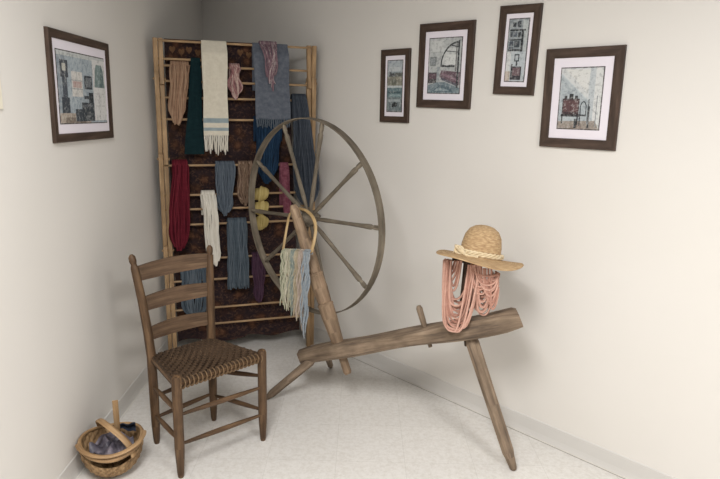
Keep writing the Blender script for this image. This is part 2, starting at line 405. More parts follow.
# rightmost: red cabinet under a sloping ceiling
picture('widest dark framed print showing a red cabinet, farthest from the corner', NR, DR, (547,49), (628.5,45), (540,146.5), (613.5,150.5), 0.040, 0.038, 0.042, '#bac6cc', [
    ('#cdd0ce', [(0,0),(0,.08),(.70,.52),(.72,0)]), ('#d9d8d2', [(.1,.02),(.66,.4),(.7,.02)]), ('#aab6bd', [(0,.1),(0,.92),(.70,.92),(.70,.54)]),
    ('#b5bfc4', ((.70,0),(.83,1))), ('#d5d6d3', ((.83,0),(1,1))), ('#a08f80', [(0,1),(1,1),(.9,.86),(0,.88)]), ('#97806f', [(.3,1),(.6,1),(.56,.9),(.4,.9)]), ('#6c747a', [(.70,.92),(.74,.92),(.74,.50),(.70,.52)]), ('#8b9196', ((.9,.45),(.92,.96))),
    ('#4b2f31', ((.08,.50),(.50,.76))), ('#6d3f3e', ((.11,.53),(.47,.72))), ('#542f30', ((.285,.53),(.30,.72))), ('#2d2729', ((.06,.76),(.52,.80))), ('#2d2729', ((.08,.80),(.11,.92))), ('#2d2729', ((.46,.80),(.49,.94))),
    ('#2f3032', ((.24,.42),(.34,.50))), ('#3c3a3a', ((.12,.45),(.19,.50))), ('#3c3a3a', ((.38,.45),(.45,.50))),
    ('#363a3f', arc(.60,.66,.08,.12,0,PI,.02)), ('#363a3f', ((.52,.66),(.545,.95))), ('#363a3f', ((.66,.6),(.68,.78))), ('#363a3f', ((.52,.76),(.68,.79))), ('#32353a', ((.72,.62),(.76,.98))), ('#32353a', ((.40,.84),(.46,.99)))])

# ------------------------------------------------------------- ladder-back chair
CF = V((0.735, -0.678, 0)); CS = V((0.678, 0.735, 0)); UP = V((0, 0, 1))
fl = V((-0.729, 2.245, 0)); fr = V((-0.432, 2.542, 0)); rl = V((-0.914, 2.495, 0)); rr = V((-0.703, 2.711, 0))
ch = thing('ladder_back_chair', 'brown wooden ladder-back chair with woven splint seat', 'chair', (fl + fr + rl + rr) / 4)
ST = 0.425
def post_front(p, h):
    mb = MB(); ax = UP
    prof = [(0, .011), (.015, .014), (.09, .0185), (.14, .0205), (h-.10, .0205), (h-.06, .021), (h-.015, .0205), (h-.004, .017), (h, .010)]
    mb.lathe(p, ax, prof, 16); build(mb, 'leg', M['chair_wood'], ch)
post_front(fl, .462); post_front(fr, .455)
def post_rear(p, lean, side, h):
    mb = MB(); pts = []; R = []
    for z, r in ((0, .011), (.015, .014), (.09, .0185), (.2, .0205), (.43, .0205), (.55, .020), (.7, .0185), (.83, .017), (h-.055, .0155), (h-.045, .012), (h-.03, .0155), (h-.012, .0145), (h, .006)):
        k = max(0, (z - .40) / (h - .40)); k = k * (0.45 + 0.55 * k)
        pts.append(p - CF*(lean*k) + CS*(side*k) + UP*z); R.append(r)
    mb.tube(pts, R, 16, up=CF); build(mb, 'leg', M['chair_wood'], ch)
    return lambda z: p + (-CF*lean + CS*side) * ((lambda k: k*(.45+.55*k))(max(0, (z-.40)/(h-.40)))) + UP*z
pl = post_rear(rl, .06, -.037, .893); pr = post_rear(rr, .06, .0475, .874)
for z0, z1 in ((.505, .572), (.640, .711), (.775, .848)):
    mb = MB()
    def fn(u, v, z0=z0, z1=z1):
        top = z1 - 0.012 * (2*u-1)**2; z = lerp(z0, top, v)
        p = lerp(pl(z), pr(z), u) - CF * (0.012 * math.sin(PI*u))
        return p, CF
    mb.grid(lambda u, v: (fn(u, v)[0], CF), 20, 4, 0.011, (0.3, 0.07))
    mb.uv = [[(b_, a_*1.0) for a_, b_ in q] for q in mb.uv]
    build(mb, 'back_slat', M['slat_wood'], ch)
def rung(a, b, za, zb):
    mb = MB(); A = a + UP*za; B = b + UP*zb
    mb.tube([lerp(A, B, t_) for t_ in (0, .08, .3, .5, .7, .92, 1)], [.006, .0075, .0105, .0115, .0105, .0075, .006], 10); build(mb, 'rung', M['chair_wood'], ch)
rung(fl, fr, .152, .132); rung(fl, fr, .285, .27)
rung(rl, fl, .285, .30); rung(rl, fl, .145, .17)
rung(rr, fr, .265, .325); rung(rr, fr, .135, .155)
rung(rl, rr, .235, .25); rung(rl, rr, .13, .145)
for a, b in ((fl, fr), (fr, rr), (rr, rl), (rl, fl)):   # hidden seat rails under the weave
    mb = MB(); mb.tube([a + UP*(ST-.006), b + UP*(ST-.006)], .011, 8); build(mb, 'seat_rail', M['chair_wood'], ch)
mb = MB(); nW = 21; nD = 16
sfl = fl - CS*.0 ; quad = lambda u, v: lerp(lerp(rl, rr, u), lerp(fl, fr, u), v)
def seat_pt(u, v, lift):
    p = quad(u, v); sag = 0.014 * math.sin(PI*min(max(u,0),1)) * math.sin(PI*min(max(v,0),1))
    return p + UP * (ST + .010 - sag + lift)
amp = .0035
ew = 0.018
for i in range(nW):                                       # strips front to back, wrapped over the rails
    u0 = (i + .02)/nW; u1 = (i + .98)/nW; nn = nD*4
    def fn(a_, v, i=i, u0=u0, u1=u1):
        ph = amp * math.sin(PI*(v*nD) + PI*i) if True else 0
        ov = 0.03; vv = -ov + v*(1+2*ov)
        edge = max(0, abs(vv-.5) - .5) / ov
        return seat_pt(lerp(u0, u1, a_), vv, (ph if 0 < vv < 1 else 0) - .022*edge*edge), UP
    mb.grid(fn, 1, nn, .0022, (.02, .32))
for j in range(nD):
    v0 = (j + .02)/nD; v1 = (j + .98)/nD; nn = nW*4
    def fn(u, b_, v0=v0, v1=v1, j=j):
        ov = 0.03; uu = -ov + u*(1+2*ov); edge = max(0, abs(uu-.5) - .5) / ov
        ph = -amp * math.sin(PI*(u*nW) + PI*j)
        return seat_pt(uu, lerp(v0, v1, b_), (ph if 0 < uu < 1 else 0) - .022*edge*edge), UP
    k0 = len(mb.uv); mb.grid(fn, nn, 1, .0022, (.4, .02)); mb.uv[k0:] = [[(b_, a_) for a_, b_ in q] for q in mb.uv[k0:]]
mb.grid(lambda u, v: (seat_pt(lerp(.01, .99, u), lerp(.01, .99, v), -.0065), UP), 12, 12, .003, (.4, .3))
seat = build(mb, 'seat', M['splint'], ch)
mb = MB()                                                 # bound front edge of the weave
for i in range(nW):
    u = (i+.5)/nW; p = quad(u, 1.0); d = (fr - fl).normalized()
    c0 = p + UP*(ST - .006)
    mb.tube([c0 + (CF*math.cos(a_) + UP*math.sin(a_))*.0165 + d*(.006*(a_/PI)) for a_ in [PI*.75 - q*PI/6 for q in range(9)]], .0085, 6, flat=.4)
build(mb, 'seat_edge', M['splint_edge'], seat)

# ------------------------------------------------------------- great wheel
A2 = V((-0.39, 3.07, 0)); B2 = V((0.698, 2.351, 0)); BU = (B2 - A2).normalized(); BN = V((-BU.y, BU.x, 0)); BD = BN.dot(A2)
BP = lambda px, py: hit(px, py, BN, BD)
sw = thing('spinning_wheel', 'old wooden great spinning wheel with sloping bench and large spoked wheel', 'spinning wheel', V((0.0, 2.81, 0)))
b0 = (BP(299.5, 350) + BP(299.5, 364)) / 2; b1 = (BP(519.5, 310) + BP(519.5, 326.5)) / 2
bd = (b1 - b0).normalized(); bup = BN.cross(bd); bup = bup if bup.z > 0 else -bup
mb = MB(); n = 26
def bench_sec(t_):
    h = lerp(.070, .078, t_) ; w = lerp(.11, .125, t_)
    h *= 1 + .05*math.sin(9*t_) ; w *= 1 + .04*math.sin(7*t_+1)
    if t_ < .03: h *= .85 + .15*t_/.03; w *= .9 + .1*t_/.03
    if t_ > .975: h *= 1 - .25*(t_-.975)/.025
    return h, w
rings = []
for i in range(n+1):
    t_ = i/n; h, w = bench_sec(t_); c = lerp(b0, b1, t_) + bup*(.003*math.sin(5*t_))
    if t_ > .9: c = c + bup*(.003*(t_-.9)/.1)
    c8 = [(.46,.5),(-.44,.5),(-.5,.42),(-.5,-.30),(-.38,-.5),(.36,-.5),(.5,-.34),(.5,.40)]
    for p, q in c8:
        jj = .004*math.sin(13*t_+p*9+q*5)
        sh = -p*w*.75 if i == 0 else (-p*w*.5 if i == n else 0)          # ends sawn off at a slant
        mb.v.append(c + BN*(p*w + jj) + bup*(q*h + jj*.6) + bd*sh)
for i in range(n):
    for k in range(8):
        k2 = (k+1) % 8; l1 = i/n*1.35; l2 = (i+1)/n*1.35
        mb.face([i*8+k, i*8+k2, (i+1)*8+k2, (i+1)*8+k], [(k*.05, l1), ((k+1)*.05, l1), ((k+1)*.05, l2), (k*.05, l2)])
mb.face(list(range(8))[::-1], [(0, 0)]*8); mb.face([n*8+k for k in range(8)], [(0, 0)]*8)
bench = build(mb, 'bench', M['old_wood'], sw)
# legs
def leg(a, b, r0, r1, chop=False):
    mb = MB(); d = (b - a).normalized()
    mb.tube([a, lerp(a, b, .04), lerp(a, b, .5), lerp(a, b, .86), lerp(a, b, .90), lerp(a, b, .985), b], [r0*.8, r0, lerp(r0, r1, .45), r1*1.05, r1*.86, r1*.62, r1*.45], 8, up=BN)
    build(mb, 'leg', M['old_wood'], sw)
f1 = hit(265.5, 399, UP, 0.0); f2 = hit(331, 367.5, UP, 0.0); f3 = BP(514, 470); f3.z = 0
leg(BP(471, 338), f3 + UP*.001, .031, .026)
leg(BP(316, 358) - BN*.03, f1 + UP*.001, .024, .020)
leg(BP(322, 352) + BN*.03, f2 + UP*.001, .021, .016)
# leaning wheel post, through the bench
pb = BP(352, 375); pm = BP(338, 343); pt = BP(293, 205)
pd = (pt - pm).normalized()
pb = pm - pd*.165
mb = MB(); Lp = (pt - pm).length; path = []; R = []
for t_, r in ((-.165/Lp, .016), (-.155/Lp, .021), (-.04/Lp, .021), (-.02/Lp, .030), (.08, .034), (.18, .039), (.268, .040), (.275, .042), (.285, .042), (.292, .034), (.30, .036), (.40, .040), (.485, .037), (.49, .040), (.505, .040), (.51, .032), (.54, .034), (.60, .036), (.75, .031), (.9, .026), (.97, .024), (1.0, .016)):
    path.append(pm + pd*(t_*Lp)); R.append(r)
mb.tube(path, R, 18, up=BN); post = build(mb, 'wheel_post', M['post_wood'], sw)
# wheel
WR = 0.515
az = math.radians(45.5); el = 0.034
WN = V((math.cos(el)*math.cos(az), math.cos(el)*math.sin(az), math.sin(el)))
wc = CAM + ray(309.5, 218) * 3.138
wx = V((WN.y, -WN.x, 0)).normalized(); wy = wx.cross(WN); wy = wy if wy.z > 0 else -wy
def wp(r, a, d=0): return wc + wx*(r*math.cos(a)) + wy*(r*math.sin(a)) + WN*d
mb = MB(); n = 72; hw = .021; ht = .0055
for i in range(n):
    a = 2*PI*i/n; wob = .002*math.sin(2*a+1)
    for r, d in ((WR-ht, -hw), (WR-ht, hw), (WR, hw), (WR, -hw)): mb.v.append(wp(r + wob, a, d))
for i in range(n):
    j = (i+1) % n
    for k in range(4):
        k2 = (k+1) % 4; l1 = i/n*3.2; l2 = (i+1)/n*3.2
        mb.face([i*4+k, i*4+k2, j*4+k2, j*4+k], [(k*.03, l1), ((k+1)*.03, l1), ((k+1)*.03, l2), (k*.03, l2)])
build(mb, 'wheel_rim', M['wheel_wood'], sw)
mb = MB(); mb.lathe(wc - WN*.052, WN, [(0, .020), (.004, .026), (.018, .028), (.024, .034), (.034, .045), (.066, .045), (.076, .034), (.084, .028), (.10, .026), (.104, .02)], 20)
build(mb, 'hub', M['wheel_wood'], sw)
# spokes at the angles the photo shows (image angles turned into wheel angles)
def wheel_angle(px, py):
    q = hit(px, py, WN, WN.dot(wc)) - wc; return math.atan2(q.dot(wy), q.dot(wx))
for px, py in ((322,125), (361,164), (378,228), (364,285), (330,308), (290,304), (265,262), (248,210), (257,161), (284,126)):
    a = wheel_angle(px, py); mb = MB()
    pth = [(.03, .009), (.07, .0095), (.12, .012), (.2, .0105), (.3, .0095), (.38, .011), (.43, .0135), (.445, .0135), (.455, .009), (.47, .012), (.49, .012), (WR-.004, .008)]
    mb.tube([wp(r, a) for r, q in pth], [q for r, q in pth], 10, up=WN); build(mb, 'spoke', M['wheel_wood'], sw)
# axle from post to hub
ap = BP(303, 215)
q = wc - WN*.05
k = BN.dot(WN); t_ = (BD - BN.dot(q)) / k; ax0 = q + WN*t_
mb = MB(); mb.tube([ax0 - WN*.02, wc + WN*.07], .009, 10); build(mb, 'axle', M['iron'], sw)
# pegs through the bench
def peg(a, b, r, nm='peg', mt='old_wood'):
    mb = MB(); mb.tube([a, lerp(a, b, .5), lerp(a, b, .93), b], [r*.7, r, r*1.15, r*.7], 10, up=BN); build(mb, nm, M[mt], sw)
peg(BP(430.5, 347), BP(418.5, 305.5), .013)
peg(BP(459.5, 340), BP(456.5, 336), .007)
# spindle support: dark uprights and cross bars under the hat
s0 = BP(462, 326); s1 = BP(469, 244)
mb = MB(); mb.tube([s0 - bup*.09, lerp(s0, s1, .3), lerp(s0, s1, .75), s1], [.016, .019, .017, .013], 12, up=BN); build(mb, 'spindle_post', M['dark_wood'], sw)
cL = BP(453, 259); cR = BP(497, 265)
mb = MB(); mb.tube([cL - BN*.0, lerp(cL, cR, .5), cR], [.010, .014, .010], 10); build(mb, 'spindle_head', M['dark_wood'], sw)

# ------------------------------------------------------------- straw hat on the spindle post
hc = BP(479, 259.5) 
hup = (UP*1.0 - BU*0.17 - BN*0.10)
brd = (hit(519,267.5,BN,BD) - hit(437.5,250.5,BN,BD)); hx = brd.normalized(); hup = BN.cross(hx); hup = hup if hup.z > 0 else -hup
hup = (hup + BN*0.22).normalized(); hx = (hx - hup*hx.dot(hup)).normalized(); hy = hup.cross(hx)
hr = brd.length/2
def strawmat():
    t = NT('braided straw', 0.7, 0.2)
    mp = t.uv(1, 1); w = t.n('ShaderNodeTexWave', Scale=42.0, Distortion=1.2, bands_direction='Y'); w.inputs['Detail Scale'].default_value = 60; t.l(mp, 'Vector', w, 'Vector')
    mp2 = t.uv(25, 160); nz = t.n('ShaderNodeTexNoise', Scale=1.0, Detail=4.0); t.l(mp2, 'Vector', nz, 'Vector')
    r = t.ramp([(0.3, '#a08160'), (0.5, '#ba9b74'), (0.7, '#cfb48e')]); t.l(nz, 'Fac', r, 'Fac'); t.l(r, 'Color', t.b, 'Base Color')
    t.bump(w, 'Fac', .5, .003); return t.m
M['straw'] = strawmat()
ht_ = thing('straw_hat', 'round straw sun hat with cord band, resting over pink yarn', 'hat', hc)
crown_r = .086; crown_h = .118
prof = [(hr, -.004), (hr*.97, .001), (hr*.8, .006), (crown_r+.02, .010), (crown_r+.005, .014), (crown_r, .022), (crown_r*.985, .06), (crown_r*.90, .100), (crown_r*.72, .127), (crown_r*.45, .142), (crown_r*.2, .147), (.002, .148)]
inner = [(.002, .143), (crown_r*.45, .137), (crown_r*.70, .122), (crown_r*.86, .096), (crown_r*.94, .058), (crown_r*.95, .018), (crown_r+.02, .005), (hr*.8, .001), (hr*.97, -.004), (hr*.995, -.007)]
mb = MB(); n = 48; prof2 = prof + inner; k = len(prof2); acc = [0]
for i in range(1, k): acc.append(acc[-1] + math.dist(prof2[i], prof2[i-1]))
for i in range(n):
    a = 2*PI*i/n
    for r, z in prof2:
        br = max(0, (r - crown_r)/(hr - crown_r)); z2 = z + br*.010*math.sin(2*a + .9) + br*br*.008*math.sin(3*a)
        mb.v.append(hc + hx*(r*math.cos(a)) + hy*(r*math.sin(a)*(1 - .06)) + hup*z2)
for i in range(n):
    j = (i+1) % n
    for q in range(k):
        q2 = (q+1) % k; a2 = acc[q2] if q2 else acc[-1] + .004
        mb.face([i*k+q, j*k+q, j*k+q2, i*k+q2], [(i/n, acc[q]), ((i+1)/n, acc[q]), ((i+1)/n, a2), (i/n, a2)])
build(mb, 'hat_body', M['straw'], ht_)
M['cord'] = yarn('cream hat cord', ['#cdb48c', '#ead9b8', '#dcc69c'], 0.8)
mb = MB()
for q in range(3):                                         # twisted cord round the crown
    mb.tube([hc + hx*((crown_r+.007+.003*math.cos(9*a+q*2.1))*math.cos(a)) + hy*((crown_r+.007+.003*math.cos(9*a+q*2.1))*.94*math.sin(a)) + hup*(.026+.007*math.sin(9*a+q*2.1)) for a in [2*PI*i/90 for i in range(90)]], .0048, 6, closed=True)
build(mb, 'hat_band', M['cord'], ht_)
mb = MB(); ka = math.atan2(-.8, -.62)
kc = hc + hx*((crown_r+.016)*math.cos(ka)) + hy*((crown_r+.016)*.94*math.sin(ka)) + hup*.028
for q in range(5):                                         # knot and tails
    a0 = q*1.3
    mb.tube([kc + hx*(.021*math.cos(t_+a0)) + hup*(.016*math.sin(t_*1.0+a0*.7)) + hy*(-.008*math.sin(2*t_+q)) for t_ in [i*2*PI/14 for i in range(14)]], .0042, 6, closed=True)
for q in range(4):
    sg = (-1, 1, 1, 1)[q]; ln = (.03, .06, .075, .09)[q]
    mb.tube([kc + (hx*math.cos(.0) )*(sg*ln*t_) - hy*(.012 - .022*t_*t_*(sg > 0)*0) - hup*(.004*q*t_ + .012*t_*t_ - .008*math.sin(PI*t_*1.5+q)) + hy*(-.028*t_*(1-t_) if sg > 0 else .02*t_) for t_ in [i/8 for i in range(9)]], .0042, 6)
build(mb, 'bow', M['cord'], ht_)

# ------------------------------------------------------------- hank helpers
def swag(mb, a, b, low, r, off, nseg=20, jit=.006, e=3.0, deep=0.0):
    """one strand hanging from a to b down to height 'low'"""
    pts = []
    j1 = random.uniform(-jit, jit); j2 = random.uniform(-jit, jit); ph = random.uniform(0, 6)
    for i in range(nseg+1):
        t_ = i/nseg; x = 2*t_-1; s_ = abs(x)**e
        base = lerp(a, b, t_ + .10*math.sin(2*PI*t_)*-.5)
        z = low + (lerp(a.z, b.z, t_) - low)*s_ + j2*math.sin(PI*t_)
        pts.append(V((base.x, base.y, z)) + off*(1 - .06*s_) - BN*(deep*(1-s_)) + BU*(j1*math.sin(PI*t_) + .002*math.sin(7*t_+ph)))
    mb.tube(pts, r, 6)
M['pink'] = yarn('salmon pink wool', ['#956b5c', '#b48777', '#d3aa99', '#c09482'])
mb = MB()
for i in range(20):                                        # left bundle: long loops
    k = i/19; a = BP(448 + 9*random.random(), 257 + 2*k); b = BP(lerp(474, 487, random.random()), 262)
    swag(mb, a, b, BP(464, lerp(297, 326, k**.85)).z, .005, -BN*(.036 + .028*random.random()), e=lerp(2.2, 3.4, k), deep=.038*k)
for i in range(5):                                         # short loops along the bar
    swag(mb, BP(449 + 1.5*i, 258), BP(459 + 1.5*i, 259), BP(458, 268 + 5*i).z, .005, -BN*(.034 + .012*random.random()), e=2.0)
for i in range(16):                                        # right bundle
    k = i/15; a = BP(lerp(474, 484, random.random()), 262); b = BP(lerp(494, 504, random.random()), 269 + 3*random.random())
    swag(mb, a, b, BP(489, lerp(284, 312, k)).z, .005, -BN*(.036 + .03*random.random()), e=2.4)
for i in range(9):                                         # drape across the right side
    a = BP(477 + 2.5*i, 265); b = BP(504, 271 + 1.8*i)
    swag(mb, a, b, BP(490, 272 + 4*i).z, .0048, -BN*(.062 + .012*random.random()), e=2.0)
tag(build(mb, 'yarn_hank', M['pink']), 'thick salmon pink yarn hank looped beneath the straw hat', 'yarn')

# ------------------------------------------------------------- hoop with rag yarn on the post
hh = thing('yarn_hoop', 'bent cane hoop on the wheel post, hung with pale multicoloured yarn', 'yarn hoop', BP(297, 250) - BN*.06)
def hp(px, py, d): return hit(px, py, BN, BD + d)
loop = [hp(283, 251, -.066), hp(285, 238, -.05), hp(287.5, 224, -.015), hp(290, 214, .040), hp(297, 209, .050), hp(305, 210, .048), hp(312, 216, .03), hp(315.5, 225, -.01), hp(315, 236, -.05), hp(311.5, 252, -.075)]
pts = []
for i in range(len(loop)-1):                               # smooth it
    p0 = loop[max(i-1, 0)]; p1 = loop[i]; p2 = loop[i+1]; p3 = loop[min(i+2, len(loop)-1)]
    for s_ in range(5):
        t_ = s_/5; pts.append(.5*((2*p1) + (p2-p0)*t_ + (2*p0-5*p1+4*p2-p3)*t_*t_ + (3*p1-p0-3*p2+p3)*t_**3))
pts.append(loop[-1])
mb = MB(); mb.tube(pts, .0085, 8, flat=.6); 
mb.tube([loop[0], lerp(loop[0], loop[-1], .5) - BN*.006, loop[-1]], .0075, 8)
build(mb, 'hoop', M['cane'], hh)
ragcols = [('pale green', ['#5f6b58', '#a4a990', '#c4bea8', '#8f9a80']), ('cream', ['#8f8872', '#c8c1ae', '#a9a68f', '#cdc7b6']), ('grey green', ['#5a6662', '#a5a898', '#7d8a86', '#b9b5a4']),
           ('tan', ['#7d6d58', '#b9ac94', '#a3957d', '#c3b9a4']), ('rose', ['#8f7a70', '#bfb0a2', '#a8988c', '#ccc0b2']), ('pale blue', ['#66727f', '#a6acb0', '#87929b', '#bbbab4'])]
for ci, (nm, st) in enumerate(ragcols): M['rag%d' % ci] = yarn(nm + ' rag yarn', st)
bounds = [(0, .20), (.20, .38), (.38, .50), (.50, .66), (.66, .82), (.82, 1.0)]
for ci, (u0, u1) in enumerate(bounds):
    mb = MB()
    for i in range(11):
        u = lerp(u0, u1, (i+.5)/11) + random.uniform(-.02, .02); top = lerp(loop[0], loop[-1], min(max(u, 0), 1))
        py = lerp(297, 322, u) + random.uniform(-8, 8) + (0 if u < .8 else random.uniform(0, 22) if i % 2 else 0)
        end = hp(lerp(282.5, 308.5, u) + random.uniform(-1.5, 1.5), py, -.072)
        d0 = -BN*(.009 + .011*random.random()); ph = random.random()*6
        P = [top + BN*.008 - UP*.012, top + UP*.010, top + d0 + UP*.004]
        for s_ in range(1, 13):
            t_ = s_/12; P.append(lerp(top, end, t_) + d0 + BU*(.006*math.sin(t_*13+ph)) + BN*(.004*math.sin(t_*15+ph)))
        mb.tube(P, [.0045]*(len(P)-2) + [.004, .002], 6)
    o = build(mb, 'yarn_strands', M['rag%d' % ci], hh); o['label'] = ragcols[ci][0] + ' yarn strands'

# ------------------------------------------------------------- drying rack
RL = V((-1.13, 3.40, 0)); RRt = V((-0.285, 3.685, 0)); RU = (RRt - RL).normalized(); RN = V((RU.y, -RU.x, 0))     # RN towards the viewer
RNb = -RN; RDd = RNb.dot(RL)
RWID = (RRt - RL).length
def rk(px, py):
    p = hit(px, py, RNb, RDd); return (p - RL).dot(RU), p.z
def RP(s_, d, z): return V((RL.x, RL.y, 0)) + RU*s_ + RN*d + UP*z
dr = thing('drying_rack', 'tall pale wooden folding drying rack in the corner, hung with yarn', 'drying rack', (RL + RRt)/2)
rys = [68, 83, 99, 120, 165, 194, 208, 223, 257, 278, 306, 322]
RZ = [rk(232, y)[1] for y in rys]
sR = rk(310.5, 200)[0]; sL = rk(165.5, 200)[0]
print('rack', RZ, sL, sR, RWID)
rr_ = .0065
for z in RZ:
    mb = MB(); mb.tube([RP(sL - .012, 0, z), RP(sR + .012, 0, z)], rr_, 8); build(mb, 'rung', M['rack_wood'], dr)
zt = rk(160, 38)[1]; ZJ = [0.0, rk(232, 247)[1], rk(232, 162)[1] + .02, rk(232, 81)[1], zt]
for sgn, s0_ in ((-1, sL), (1, sR)):
    for q in range(4):
        za, zb = max(0.0005, ZJ[q] - (.03 if q else 0)), min(zt, ZJ[q+1] + .03)
        for lay, dd in ((0, .014), (1, -.014)):
            so_w = .025; so = s0_ + sgn*(-.013 + .027*lay)
            mb = MB(); mb.bar(RP(so, dd, za), RP(so, -dd, zb), so_w, .030, RU, bev=.12)
            build(mb, 'side_slat', M['rack_wood'], dr)
    for z in ZJ[1:4]:
        mb = MB(); mb.tube([RP(s0_ - .034, 0, z), RP(s0_ + .034, 0, z)], .0075, 8); build(mb, 'joint_pin', M['rack_wood'], dr)

# dark quilt hung behind the rungs
def quiltmat():
    t = NT('dark printed quilt', 0.95, 0.05)
    mp = t.uv(14, 14); vo = t.n('ShaderNodeTexVoronoi', Scale=1.0); t.l(mp, 'Vector', vo, 'Vector')
    m2 = t.uv(40, 40); nz = t.n('ShaderNodeTexNoise', Scale=1.0, Detail=5.0, Distortion=1.5); t.l(m2, 'Vector', nz, 'Vector')
    r1 = t.ramp([(0.2, '#231b1b'), (0.42, '#3a2a25'), (0.56, '#4a3329'), (0.62, '#73553f'), (0.70, '#2e2021')]); t.l(nz, 'Fac', r1, 'Fac')
    r2 = t.ramp([(0.15, '#6b4a38'), (0.30, '#3a2a24'), (0.55, '#24242d')]); t.l(vo, 'Distance', r2, 'Fac')
    mx = t.n('ShaderNodeMix', data_type='RGBA', blend_type='MIX'); mx.inputs[0].default_value = .5
    t.t.links.new(r1.outputs['Color'], mx.inputs[6]); t.t.links.new(r2.outputs['Color'], mx.inputs[7]); t.t.links.new(mx.outputs[2], t.b.inputs['Base Color'])
    t.bump(nz, 'Fac', .5, .004); return t.m
M['quilt'] = quiltmat(); M['motif'] = weave('tan printed motif', ('#5b4130', '#7d5e44'), 200, 200)
qs0 = rk(168, 200)[0] + .02; qs1 = rk(290, 200)[0]; qz1 = rk(230, 41)[1]; qz0 = rk(230, 341)[1]
def qd(u, v): return -.056 - .008*math.sin(9*u + .6) * (.3 + .7*(1-v)) - .006*math.sin(23*u+2*v)*(1-v)
def qfn(u, v):
    z = lerp(qz0 + .012*math.sin(14*u) - .03*(u-.2)*(u < .55) , qz1, v); return RP(lerp(qs0, qs1 + .07*(1-v), u), qd(u, v), z), RN
qt = thing('patterned_quilt', 'dark brown patterned quilt hung across the back of the drying rack', 'quilt', RP((qs0+qs1)/2, -.04, 0))
mb = MB(); mb.grid(qfn, 60, 40, .006, (qs1-qs0, qz1-qz0)); build(mb, 'quilt_cloth', M['quilt'], qt)
mb = MB()
for i, u in enumerate((.06, .13, .19, .26, .60, .67, .73, .97)):          # heart-like leaf motifs on the top border
    c_s = lerp(qs0, qs1, u); zc = qz1 - .055 - .012*(i % 2); w_ = .017
    outl = []
    for k_ in range(16):
        a = 2*PI*k_/16; hx_ = w_*1.0*(math.sin(a))**3; hz_ = w_*(13*math.cos(a) - 5*math.cos(2*a) - 2*math.cos(3*a) - math.cos(4*a))/13*1.1
        ss = c_s + hx_; outl.append(RP(ss, qd((ss-qs0)/(qs1-qs0), .96) + .0045, zc + hz_))
    mb = MB(); mb.poly(outl[::-1]); build(mb, 'motif', M['motif'], qt)

# -- things hung on the rungs ------------------------------------------------
def nearest(z): return min(RZ + [zt], key=lambda q: abs(q - z))
def hank(label, mat, tl, tr, yt, bl, br, yb, n=15, r=.005, d0=.012, layers=2, loop=True, twist=0.0, name='yarn_hank', grp=None):
    """hank thrown over a rung: front strands run down to a loop, back strands return behind the rung"""
    sa, zr = rk(tl, yt); sb, _ = rk(tr, yt); sc_, zb = rk(bl, yb); sd, _ = rk(br, yb); z0 = nearest(zr - rr_)
    sm = (sc_ + sd)/2; mb = MB()
    for L_ in range(layers):
        for i in range(n):
            u = (i + .5)/n; st = lerp(sa, sb, u) + random.uniform(-.002, .002); se = lerp(sc_, sd, u)
            dl_ = d0 + L_*r*1.7 + random.uniform(0, .003)
            short = random.uniform(0, .03) + .028*abs(2*u-1)**2*(1 if loop else .1)
            P = []
            Lback = .45*(z0 - zb)
            for q in range(4): P.append(RP(st, -(rr_ + r + .0016 + L_*r*1.5), z0 - .12*(1 - q/3) - .001))
            R0 = rr_ + r + .0016 + L_*r*1.5
            for q in range(1, 10):
                a = PI - PI*q/10; P.append(RP(st, R0*math.cos(a), z0 + R0*math.sin(a)))
            ph = random.random()*6; nseg = 16; ze = zb + short
            for q in range(nseg+1):
                t_ = q/nseg; s_ = lerp(st, se, t_) + .0055*math.sin((4+ph)*t_+ph)
                if loop and t_ > .8: s_ = lerp(s_, sm, ((t_-.8)/.2)**2*.5)
                s_ += twist*math.sin(t_*7 + u*3)
                bul = math.sin(PI*min(1, t_*1.1))*.006
                P.append(RP(s_, lerp(R0, dl_, min(1, t_*10)) + bul + .001*math.sin(8*t_+ph), lerp(z0, ze, t_)))
            mb.tube(P, r, 6)
    return tag(build(mb, name, mat), label, 'yarn', grp)
G = 'yarn and weavings hung on the drying rack'
M['y_tan'] = yarn('tan pink wool', ['#7b604e', '#9b7c65', '#b0937b'])
M['y_maroon'] = yarn('maroon wool', ['#48131d', '#5e1b27', '#6e2731'])
M['y_grey'] = yarn('slate wool', ['#4a525c', '#5b646e', '#68717a'])
M['y_blue'] = yarn('dusty blue wool', ['#424c55', '#545f68', '#676f77'])
M['y_white'] = yarn('white wool', ['#c9c2b4', '#dcd6c9', '#e4dfd4'])
M['y_brown'] = yarn('tan and brown wool', ['#4d3a30', '#8c7663', '#665044', '#a08a76'])
M['y_yellow'] = yarn('butter yellow wool', ['#a48f56', '#bba76c', '#c7b67e'])
M['y_purple'] = yarn('plum wool', ['#3c2a36', '#4b3444', '#584252'])
M['y_navy'] = yarn('deep blue wool', ['#18283a', '#22374f', '#2d465f'])
M['y_rose'] = yarn('rose pink wool', ['#6d3f45', '#a07a78', '#855a5c', '#c9b0a6', '#a58078'])
M['y_mauve'] = yarn('mauve and pink wool', ['#5a4450', '#8f757c', '#6f5560', '#bfb0ae', '#84646e'])
M['y_slate2'] = yarn('dark slate wool', ['#2b3038', '#3c424b', '#4e545d'])
M['c_teal'] = weave('dark teal cloth', ('#14262a', '#1c3235'))
M['c_cream'] = weave('cream woven cloth', ('#d6cebb', '#e6dfce'))
M['c_stripe'] = weave('blue grey woven stripe', ('#8f9ea3', '#a5b1b3'))
M['c_grey'] = weave('heather grey cloth', ('#555b66', '#747982'))
M['c_red'] = weave('raspberry cloth', ('#5e2b3a', '#96606c'))

